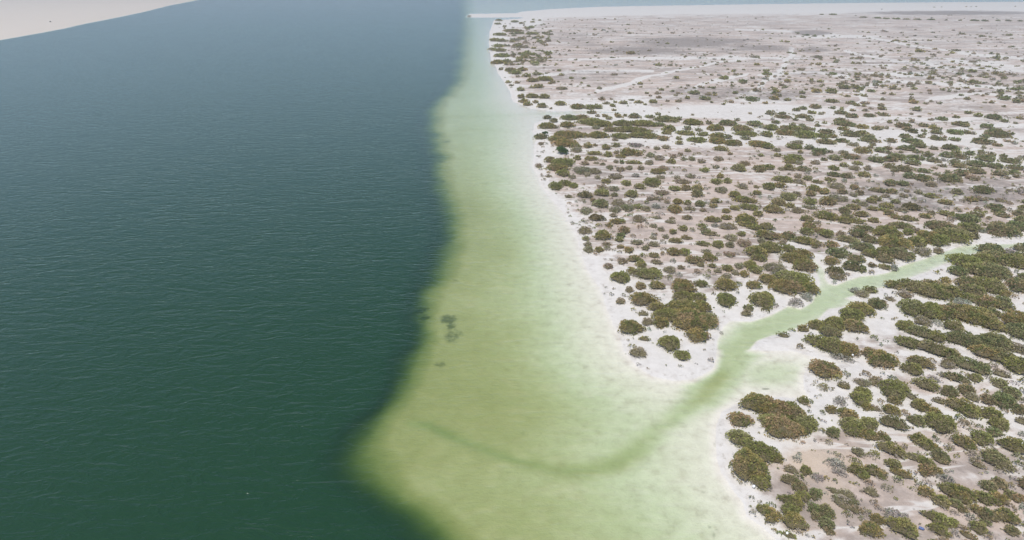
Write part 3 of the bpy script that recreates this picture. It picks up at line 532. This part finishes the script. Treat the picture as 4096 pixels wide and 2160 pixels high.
def lump_tufts(L, tone, dens=3.0, smin=.16):
    """tufts of leaves over a lumpy dome; returns verts (n,3), tris, colours"""
    X, Y, rx, ry, H, az, dist = L[:7]
    s0 = float(np.clip(.0018 * dist, smin, 1.0)); s0 = min(s0, .42 * max(rx, .35))
    kk = .87 if dist < 135 else .93
    rx = max(kk * rx - .4 * s0, .6 * rx); ry = max(kk * ry - .4 * s0, .6 * ry)
    area = math.pi * rx * ry
    n = int(np.clip(dens * area / s0 ** 2, 10, 9000))
    ang = rng.random(n) * 2 * math.pi
    r = np.sqrt(rng.random(n))
    p = L[7]
    wob = 1 + .13 * np.sin(3 * ang + p[0]) + .09 * np.sin(5 * ang + p[1]) + .06 * np.sin(9 * ang + p[2])
    edge = r > .9
    lx = r * np.cos(ang) * rx * wob; ly = r * np.sin(ang) * ry * wob
    lum = fbm((X + lx) / .9, (Y + ly) / .9, 5, 2)
    z = H * np.sqrt(np.clip(1 - r ** 2.6, 0, 1)) * (.72 + .5 * lum)
    z = z * (.78 + .24 * rng.random(n)) + .03
    # underside tufts near the rim so the skirt is leafy down to the ground
    z = np.where(rng.random(n) < np.where(edge, .6, .15), z * rng.random(n), z)
    ca, sa = math.cos(az), math.sin(az)
    bx = X + lx * ca + ly * sa; by = Y - lx * sa + ly * ca
    rad = np.stack([lx * ca + ly * sa, -lx * sa + ly * ca], 1)
    rad /= (np.linalg.norm(rad, axis=1, keepdims=True) + 1e-6)
    k = (r ** 1.5)[:, None]
    d = np.concatenate([rad * k * .8, np.full((n, 1), .75)], 1) + rng.normal(0, .42, (n, 3))
    d /= np.linalg.norm(d, axis=1, keepdims=True)
    s = s0 * (.5 + 1.3 * rng.random(n) ** 1.6)
    base = np.stack([bx, by, z], 1)
    tip = base + d * s[:, None] * .85
    q = rng.normal(0, 1, (n, 3)); side = np.cross(d, q); side /= (np.linalg.norm(side, axis=1, keepdims=True) + 1e-6)
    side2 = np.cross(d, side)
    wdt = (s * .42)[:, None]
    mid = base + d * s[:, None] * .35
    # two crossed diamonds per tuft
    V = np.stack([base, mid + side * wdt, tip, mid - side * wdt, base + d * 0, mid + side2 * wdt, tip, mid - side2 * wdt], 1).reshape(-1, 3)
    i0 = np.arange(n)[:, None] * 8
    Q = np.concatenate([i0 + np.array([[0, 1, 2, 3]]), i0 + np.array([[4, 5, 6, 7]])], 0)
    c1, c2, c3 = [np.array(t) for t in TONES[tone]]
    patch = fbm(bx / 1.6, by / 1.6, 77, 3)
    f = np.clip((patch - .38) * 3.4 + rng.normal(0, .28, n), 0, 1)[:, None]
    C = c1 * (1 - f) + c2 * f
    if tone in 'ogd':
        br = np.clip((fbm(bx / 3.2 + 7, by / 3.2, 123, 2) - .5) * 3.5, 0, .75)[:, None]
        C = C * (1 - br) + np.array((.400, .320, .205)) * br
    g = (rng.random(n) < .22)[:, None] | (fbm(bx / 1.1, by / 1.1, 99, 2) > .66)[:, None]
    hue = L[7][0] / 6.28
    C = C * (np.array((.90, 1.06, .92)) * hue + np.array((1.10, .97, 1.0)) * (1 - hue)) * (.88 + .26 * L[7][1] / 6.28)
    C = np.where(g, c3, C) * (.86 + .50 * rng.random(n))[:, None]
    return V, Q, np.repeat(C, 8, axis=0)
def lump_hull(L, tone, rings=5, segs=16):
    X, Y, rx, ry, H, az, dist, p = L
    rx *= .82; ry *= .82
    V = []; ca, sa = math.cos(az), math.sin(az)
    for i in range(rings + 1):
        t = i / rings; r = math.cos(t * math.pi / 2) * .93; zz = H * .8 * math.sqrt(max(1 - r ** 2.6, 0))
        for j in range(segs):
            a = 2 * math.pi * j / segs
            k = (1 + .13 * math.sin(3 * a + p[0]) + .09 * math.sin(5 * a + p[1]) + .06 * math.sin(9 * a + p[2])) * random.uniform(.95, 1.03)
            lx, ly = r * rx * math.cos(a) * k, r * ry * math.sin(a) * k
            V.append((X + lx * ca + ly * sa, Y - lx * sa + ly * ca, max(zz * (1 + random.uniform(-.15, .1)), -.03)))
    Q = [(i * segs + j, i * segs + (j + 1) % segs, (i + 1) * segs + (j + 1) % segs, (i + 1) * segs + j) for i in range(rings) for j in range(segs)]
    c1, c2, c3 = [np.array(t) for t in TONES[tone]]
    shaded_wood = np.array((.190, .160, .095)) if tone in 'ogd' else c2 * .7  # inner twig brown, set darker to paint shade into gaps between tufts
    C = np.stack([shaded_wood * (.8 + .4 * random.random()) for _ in V])
    return np.array(V), np.array(Q), C
def join(parts):
    Vs, Qs, Cs = [], [], []; o = 0
    for V, Q, C in parts:
        Vs.append(V); Qs.append(Q + o); Cs.append(C); o += len(V)
    return np.concatenate(Vs), np.concatenate(Qs), np.concatenate(Cs)
def twig_mesh(lumps, n_per):
    """thin three-sided twigs spreading from the root crown out past the leaves"""
    V = []; Q = []
    for X, Y, rx, ry, H, az, dist, _p in lumps:
        ca, sa = math.cos(az), math.sin(az)
        th = min(max(.0009 * dist, .025), .09)
        for k in range(n_per):
            a = random.uniform(0, 6.283); L = random.uniform(.85, 1.12)
            pts = []
            for t in (0.0, .5, 1.0):
                rr = t * L; aa = a + random.uniform(-.25, .25) * t
                lx, ly = rr * rx * math.cos(aa), rr * ry * math.sin(aa)
                z = .05 + H * .42 * math.sin(min(t * 2.2, 3.0)) * random.uniform(.5, 1.0)
                pts.append(Vector((X + lx * ca + ly * sa, Y - lx * sa + ly * ca, z)))
            o = len(V)
            for i, p in enumerate(pts):
                w = th * (1 - .35 * i)
                for q in range(3):
                    b = q * 2.094 + a
                    V.append((p.x + w * math.cos(b) * ca, p.y + w * math.cos(b) * sa * .5, p.z + w * math.sin(b)))
            for i in range(2):
                for q in range(3):
                    Q.append((o + i * 3 + q, o + i * 3 + (q + 1) % 3, o + i * 3 + 3 + (q + 1) % 3, o + i * 3 + 3 + q))
    return np.array(V), np.array(Q)

def ground_z(x, y):
    px, py = proj(x, y)
    z = survey(np.array([px]), np.array([py]), np.array([x]), np.array([y]))[0][0]
    return float(z)

# ------------------------------------------------------------------ read the survey
entries = []
for key, (ox, oy, k, txt) in SHEETS.items():
    for ent in txt.replace('\n', '').split('|'):
        ent = ent.strip()
        if not ent: continue
        tone = ent[0]; ls = []
        for e in ent[1:].split('+'):
            a = [float(v) for v in e.split(',')]
            ls.append((ox + a[0] * k, oy + a[1] * k, a[2] * k, a[3] * k))
        x0 = min(l[0] - l[2] / 2 for l in ls); x1 = max(l[0] + l[2] / 2 for l in ls)
        y0 = min(l[1] - l[3] / 2 for l in ls); y1 = max(l[1] + l[3] / 2 for l in ls)
        if x0 > 4110 or y0 > 2170: continue
        A = sum(l[2] * l[3] for l in ls)
        A = min(A, (x1 - x0) * (y1 - y0))
        vis = max(0, min(x1, 4096) - x0) * max(0, min(y1, 2160) - y0) / ((x1 - x0) * (y1 - y0))
        entries.append(dict(tone=tone, ls=ls, area=A * vis, w=x1 - x0, h=y1 - y0, cx=(x0 + min(x1, 4090)) / 2, cy=(y0 + min(y1, 2155)) / 2, n=len(ls)))
entries.sort(key=lambda e: -e['area'])
trees = [e for e in entries if e['tone'] == 'T']
shr = [e for e in entries if e['tone'] != 'T']
NIND = 297
indiv, rest = shr[:NIND], shr[NIND:]

# ------------------------------------------------------------------ descriptions
LAND = [((3070, 1680), 'the notched dome thicket'), ((2770, 1290), 'the biggest thicket on the spit'), ((3285, 1388), 'the long creekside hump'), ((3503, 1450), 'the oval hump on white sand'),
 ((3285, 1490), 'the round shrub by the lagoon'), ((2518, 1318), 'the round shrub at the spit beach'), ((3681, 2122), 'the blue drum'), ((3100, 1120), 'the peninsula thicket'),
 ((2249, 610), 'the dark green tree'), ((3265, 1040), 'the side creek head'), ((3396, 637), 'the white box'), ((2120, 700), 'the channel beach'), ((3640, 1075), 'the creek bend'),
 ((4060, 980), 'where the creek leaves the picture'), ((3900, 1350), 'the right edge thickets'), ((2290, 448), 'the far inlet'), ((3147, 2129), 'the lower white buoy')]
HAND = {'notched dome thicket': ((3060, 1690), 'huge olive mangrove dome with a notch, beside the creek mouth, largest in the foreground'),
 'spit': ((2770, 1290), 'largest brown-green mangrove thicket, sprawling across the white spit north of the creek mouth'),
 'hump': ((3285, 1388), 'long low olive hump with grey twiggy skirt, south bank of the creek'),
 'oval': ((3503, 1450), 'oval olive hump on white sand, right of the long creekside hump'),
 'round': ((3285, 1490), 'round dark-centred shrub on white sand at the lagoon edge'),
 'roundspit': ((2518, 1318), 'large round olive shrub nearest the channel on the white spit'),
 'lower': ((2990, 1850), 'long drooping grey-brown thicket at the water edge below the notched dome thicket'),
 'arch': ((2250, 745), 'arch-shaped olive shrub alone on the beach of the channel')}
TW = {'o': 'olive brown', 'g': 'grey-green', 'd': 'dark olive', 'r': 'dry brown', 'y': 'bare grey'}
DIRS = ['right of', 'lower right of', 'below', 'lower left of', 'left of', 'upper left of', 'above', 'upper right of']
ORD = ['nearest', 'second', 'third', 'fourth', 'fifth', 'sixth', 'seventh', 'eighth', 'ninth', 'tenth', 'eleventh', 'twelfth', 'thirteenth', 'fourteenth', 'fifteenth', 'sixteenth', 'seventeenth', 'eighteenth']
used_h = set()
buckets = {}
for e in indiv:
    e['label'] = None
    for k, (p, t) in HAND.items():
        if k in used_h: continue
        if math.hypot(e['cx'] - p[0], (e['cy'] - p[1]) * 1.3) < 45 and e['area'] > 4000:
            e['label'] = t; used_h.add(k); break
    if e['label']: continue
    best = min(LAND, key=lambda q: math.hypot(e['cx'] - q[0][0], (e['cy'] - q[0][1]) * 1.6))
    dx, dy = e['cx'] - best[0][0], (e['cy'] - best[0][1]) * 1.6
    e['dd'] = math.hypot(dx, dy)
    di = int(round(math.degrees(math.atan2(dy, dx)) / 45)) % 8
    size = 'large' if e['area'] > 7000 else ('medium' if e['area'] > 2600 else 'small')
    e['bk'] = (best[1], di, e['tone'], size)
    buckets.setdefault(e['bk'], []).append(e)
for bk, L in buckets.items():
    L.sort(key=lambda e: e['dd'])
    for i, e in enumerate(L):
        noun = 'thicket' if e['n'] > 1 or e['area'] > 9000 else 'shrub'
        e['label'] = '%s %s %s, %s such %s %s' % (bk[3], TW[bk[2]], noun, ORD[min(i, 17)], DIRS[bk[1]], bk[0])

def root_at(name, loc):
    o = bpy.data.objects.new(name, None); col.objects.link(o); o.location = loc; o.empty_display_size = .5
    return o
def part(name, me, parent, loc):
    o = bpy.data.objects.new(name, me); col.objects.link(o); o.parent = parent
    return o

for e in indiv:
    L = [ellipse_world(*l, e['tone']) for l in e['ls']]
    bx, by = L[0][0], L[0][1]
    gz0 = max(ground_z(bx, by), -.12)
    parts_ = []
    for l in L:
        parts_.append(lump_hull(l, e['tone'])) if e['tone'] not in 'y' else None
        parts_.append(lump_tufts(l, e['tone'], {'r': 2.4, 'y': 1.6}.get(e['tone'], 3.3)))
    V, Q, C = join([p for p in parts_ if p])
    V = V - np.array([bx, by, 0])
    noun = 'mangrove_thicket' if len(L) > 1 or e['area'] > 9000 else ('dry_shrub' if e['tone'] in 'ry' else 'mangrove_shrub')
    root = root_at(noun, (bx, by, gz0))
    me = mesh_from('foliage', V, Q, m_fol, False); set_col(me, C)
    part('foliage', me, root, None)
    TV, TQ = twig_mesh(L, 26 if e['tone'] in 'ry' else 14)
    TV = TV - np.array([bx, by, 0])
    part('twigs', mesh_from('twigs', TV, TQ, m_twig, False), root, None)
    root['label'] = e['label']; root['category'] = 'thicket' if noun == 'mangrove_thicket' else 'shrub'
    root['group'] = 'mangrove shrubs on the sand and mud flats'

# two taller trees at the water's edge of the upper land
for e, lab in zip(sorted(trees, key=lambda t: -t['area']), ('round dark green tree standing out among brown shrubs near the channel beach', 'small boxy green tree on the shrub bank point beside the channel')):
    l = ellipse_world(*e['ls'][0], 'T'); X, Y, rx, ry, H, az, dist = l[:7]
    gz0 = ground_z(X, Y)
    ps = []
    for k in range(16):
        a = random.uniform(0, 6.28); r = random.uniform(.1, .62); zz = random.uniform(.25, .72)
        ll = [X + r * rx * math.cos(a), Y + r * ry * math.sin(a), rx * random.uniform(.35, .5), ry * random.uniform(.4, .55), H * .38, az, dist, rng.random(6) * 6.28]
        V, Q, C = lump_tufts(ll, 'T', 3.0, .3); V = V + np.array([0, 0, zz * H * .8]); ps.append((V, Q, C))
    V, Q, C = join(ps)
    root = root_at('mangrove_tree', (X, Y, gz0))
    me = mesh_from('crown', V - np.array([X, Y, 0]), Q, m_fol, False); set_col(me, C); part('crown', me, root, None)
    TV = []; TQ = []
    segs = 8
    def limb(p0, p1, r0, r1):
        o = len(TV); d = (p1 - p0).normalized(); u = d.orthogonal().normalized(); v = d.cross(u)
        for p, r in ((p0, r0), ((p0 + p1) / 2 + u * .05, (r0 + r1) / 2), (p1, r1)):
            for q in range(segs):
                b = 6.283 * q / segs; TV.append(tuple(p + u * r * math.cos(b) + v * r * math.sin(b)))
        for i in range(2):
            for q in range(segs): TQ.append((o + i * segs + q, o + i * segs + (q + 1) % segs, o + (i + 1) * segs + (q + 1) % segs, o + (i + 1) * segs + q))
    limb(Vector((0, 0, -.1)), Vector((.1, 0, H * .4)), .2, .13)
    for k in range(6):
        a = k * 1.05; limb(Vector((.1, 0, H * .35)), Vector((math.cos(a) * rx * .6, math.sin(a) * ry * .6, H * random.uniform(.6, .85))), .1, .04)
    part('trunk', mesh_from('trunk', np.array(TV), np.array(TQ), m_twig), root, None)
    root['label'] = lab; root['category'] = 'tree'

# ------------------------------------------------------------------ low scrub: the thousands of small bushes one cannot count
ps = []
def small(px, py, w, h, tone):
    if py < 115: w *= .62; h *= .8
    l = ellipse_world(px, py, w, h, tone)
    gz = max(ground_z(l[0], l[1]), -.1) if py > 300 else .25
    V, Q, C = lump_tufts(l, tone, 2.6); V = V + np.array([0, 0, gz])
    ps.append((V, Q, C))
    if l[2] > 1.0:
        V, Q, C = lump_hull(l, tone, 2, 8); ps.append((V + np.array([0, 0, gz]), Q, C))
for e in rest:
    for (cx, cy, w, h) in e['ls']: small(cx, cy, w, h, e['tone'])
allp = [(l[0], l[1], l[2], l[3]) for e in entries for l in e['ls']]
AP = np.array(allp)
UPL = np.array(UPLAND, float)
def scatter(n, ylo, yhi, xlo, xhi, wfun, tones, clus, seed, keepfun=None):
    done = 0; tries = 0
    while done < n and tries < n * 12:
        m = 400; tries += m
        px = rng.uniform(xlo, xhi, m); py = ylo + (yhi - ylo) * rng.random(m) ** .8
        X, Y = unproj(px, py)
        z, land, up, lo, le = survey(px, py, X, Y)
        dn = fbm(X / clus, Y / clus, seed, 3)
        for i in range(m):
            if done >= n: break
            if land[i] > -10 or le[i] < 0: continue
            if rng.random() > np.clip((dn[i] - .32) * 4, .15, 1): continue
            if keepfun and rng.random() > keepfun(px[i], py[i]): continue
            w = wfun(py[i]) * float(np.exp(rng.normal(-.25, .45))); h = w * np.interp(py[i], [20, 150, 400, 900, 2100], [.28, .34, .40, .52, .75])
            d = np.hypot((AP[:, 0] - px[i]) / (AP[:, 2] / 2 + w / 2), (AP[:, 1] - py[i]) / (AP[:, 3] / 2 + h / 2))
            if d.min() < .9: continue
            small(px[i], py[i], w, h, tones[rng.integers(len(tones))])
            done += 1
def far_keep(x, y):
    if y < 62: return .25
    if 150 < y < 215 and 2450 < x < 3150: return .12
    if y > 330: return 1
    return .55 if x > 2150 else 1
scatter(1150, 55, 420, 1980, 4180, lambda y: np.interp(y, [40, 150, 300, 420], [7, 10, 15, 20]), 'rroogr', 200, 301, far_keep)
scatter(900, 62, 360, 2000, 4180, lambda y: np.interp(y, [62, 360], [6, 12]), 'rrogyr', 90, 331)
scatter(160, 70, 260, 1990, 2200, lambda y: np.interp(y, [60, 260], [14, 26]), 'oro', 30, 305)
scatter(900, 420, 960, 2130, 4180, lambda y: np.interp(y, [420, 960], [13, 17]), 'rroygr', 14, 311)
scatter(330, 960, 2200, 2300, 4200, lambda y: np.interp(y, [960, 2200], [17, 26]), 'rryog', 6, 321)
V, Q, C = join(ps)
me = mesh_from('low_scrub', V, Q, m_fol, False); set_col(me, C)
scrub = bpy.data.objects.new('low_scrub', me); col.objects.link(scrub)
scrub['kind'] = 'stuff'; scrub['label'] = 'thousands of small olive and dry brown bushes dotting the flats'
print('tufts in scrub', len(Q), 'indiv', len(indiv), 'rest', len(rest))
# ------------------------------------------------------------------ flotsam
import bmesh
m_white = plain_mat('white_plastic', (.86, .86, .85), (.78, .78, .77), .35, 3.0, .05)
m_blue = plain_mat('blue_plastic', (.10, .14, .30), (.14, .18, .36), .4, 3.0, .05)
m_navy = plain_mat('dark_cap', (.01, .02, .06), (.015, .03, .08), .5)
m_rock = plain_mat('dark_rock', (.045, .04, .036), (.09, .08, .07), .9, 2.0, .5)
def bm_obj(name, bm, mat, parent=None, smooth=True):
    me = bpy.data.meshes.new(name); bm.to_mesh(me); bm.free(); me.materials.append(mat)
    for p in me.polygons: p.use_smooth = smooth
    o = bpy.data.objects.new(name, me); col.objects.link(o); o.parent = parent
    return o
def lathe(prof, segs=20):
    bm = bmesh.new(); rings = []
    for r, z in prof: rings.append([bm.verts.new((r * math.cos(6.28318 * k / segs), r * math.sin(6.28318 * k / segs), z)) for k in range(segs)])
    for a, b in zip(rings[:-1], rings[1:]):
        for k in range(segs): bm.faces.new((a[k], a[(k + 1) % segs], b[(k + 1) % segs], b[k]))
    bm.faces.new(rings[0][::-1]); bm.faces.new(rings[-1])
    return bm
def buoy(px, py, z, lab, s=.17):
    X, Y = unproj(px, py, z); r = root_at('buoy', (float(X), float(Y), z - s))
    prof = [(.02 * s, 0), (.5 * s, .06 * s), (.86 * s, .4 * s), (1.0 * s, .95 * s), (.9 * s, 1.45 * s), (.55 * s, 1.85 * s), (.2 * s, 2.0 * s)]
    bm_obj('float_body', lathe(prof), m_white, r)
    bm_obj('neck', lathe([(.22 * s, 1.98 * s), (.24 * s, 2.15 * s), (.16 * s, 2.3 * s), (.05 * s, 2.32 * s)], 12), m_white, r)
    r.rotation_euler = (.5, .3, 0); r['label'] = lab; r['category'] = 'buoy'; r['group'] = 'white buoys washed up on the shrubs'
buoy(3147, 2129, .75, 'white plastic buoy in the shrub at the bottom edge, left of the blue drum')
buoy(3770, 1990, .9, 'white plastic buoy lying on an olive thicket, up and right of the blue drum')
buoy(3409, 1418, 1.0, 'white plastic buoy at the right end of the long creekside hump')
buoy(3013, 1942, .7, 'white plastic buoy in the drooping thicket below the notched dome thicket', .2)
# blue drum lying on the mud
X, Y = unproj(3681, 2127); r = root_at('plastic_drum', (float(X), float(Y), ground_z(float(X), float(Y)) + .19))
prof = [(.16, -.36), (.2, -.34), (.21, -.3), (.195, -.26), (.195, -.1), (.215, -.08), (.215, -.04), (.195, -.02), (.195, .14), (.21, .18), (.2, .24), (.15, .3), (.07, .33)]
bm_obj('barrel', lathe(prof, 24), m_blue, r)
bm_obj('cap', lathe([(.07, .332), (.075, .35), (.075, .39), (.02, .40)], 16), m_navy, r)
r.scale = (.8, .8, .8); r.rotation_euler = (math.radians(90), 0, math.radians(55)); r['label'] = 'blue plastic drum lying on the pinkish mud near the bottom edge'; r['category'] = 'drum'
# white box in the far shrub
X, Y = unproj(3396, 640, .3); r = root_at('foam_box', (float(X), float(Y), .3))
bm = bmesh.new(); bmesh.ops.create_cube(bm, size=1, matrix=__import__('mathutils').Matrix.Diagonal((.75, .5, .42, 1)))
bmesh.ops.bevel(bm, geom=bm.edges[:], offset=.04, segments=2, affect='EDGES'); bm_obj('box_body', bm, m_white, r)
bm = bmesh.new(); bmesh.ops.create_cube(bm, size=1, matrix=__import__('mathutils').Matrix.Translation((.03, .02, .25)) @ __import__('mathutils').Matrix.Diagonal((.8, .55, .08, 1)))
bmesh.ops.bevel(bm, geom=bm.edges[:], offset=.025, segments=2, affect='EDGES'); bm_obj('lid', bm, m_white, r)
r.rotation_euler = (.15, .1, .4); r['label'] = 'white box washed up against a mid-distance shrub on the upper flats'; r['category'] = 'box'
# lone dark boulder on the far left beach
X, Y = unproj(202, 89); bm = bmesh.new(); bmesh.ops.create_icosphere(bm, subdivisions=3, radius=1)
for v in bm.verts:
    k = 1 + .25 * (math.sin(3.1 * v.co.x + 1) * math.cos(2.7 * v.co.y) + .5 * math.sin(5 * v.co.z + 2 * v.co.x))
    v.co = Vector((v.co.x * 1.0 * k, v.co.y * .8 * k, v.co.z * .75 * k))
o = bm_obj('boulder', bm, m_rock); o.location = (float(X), float(Y), .7)
o['label'] = 'small dark boulder alone on the pale far left beach'; o['category'] = 'boulder'
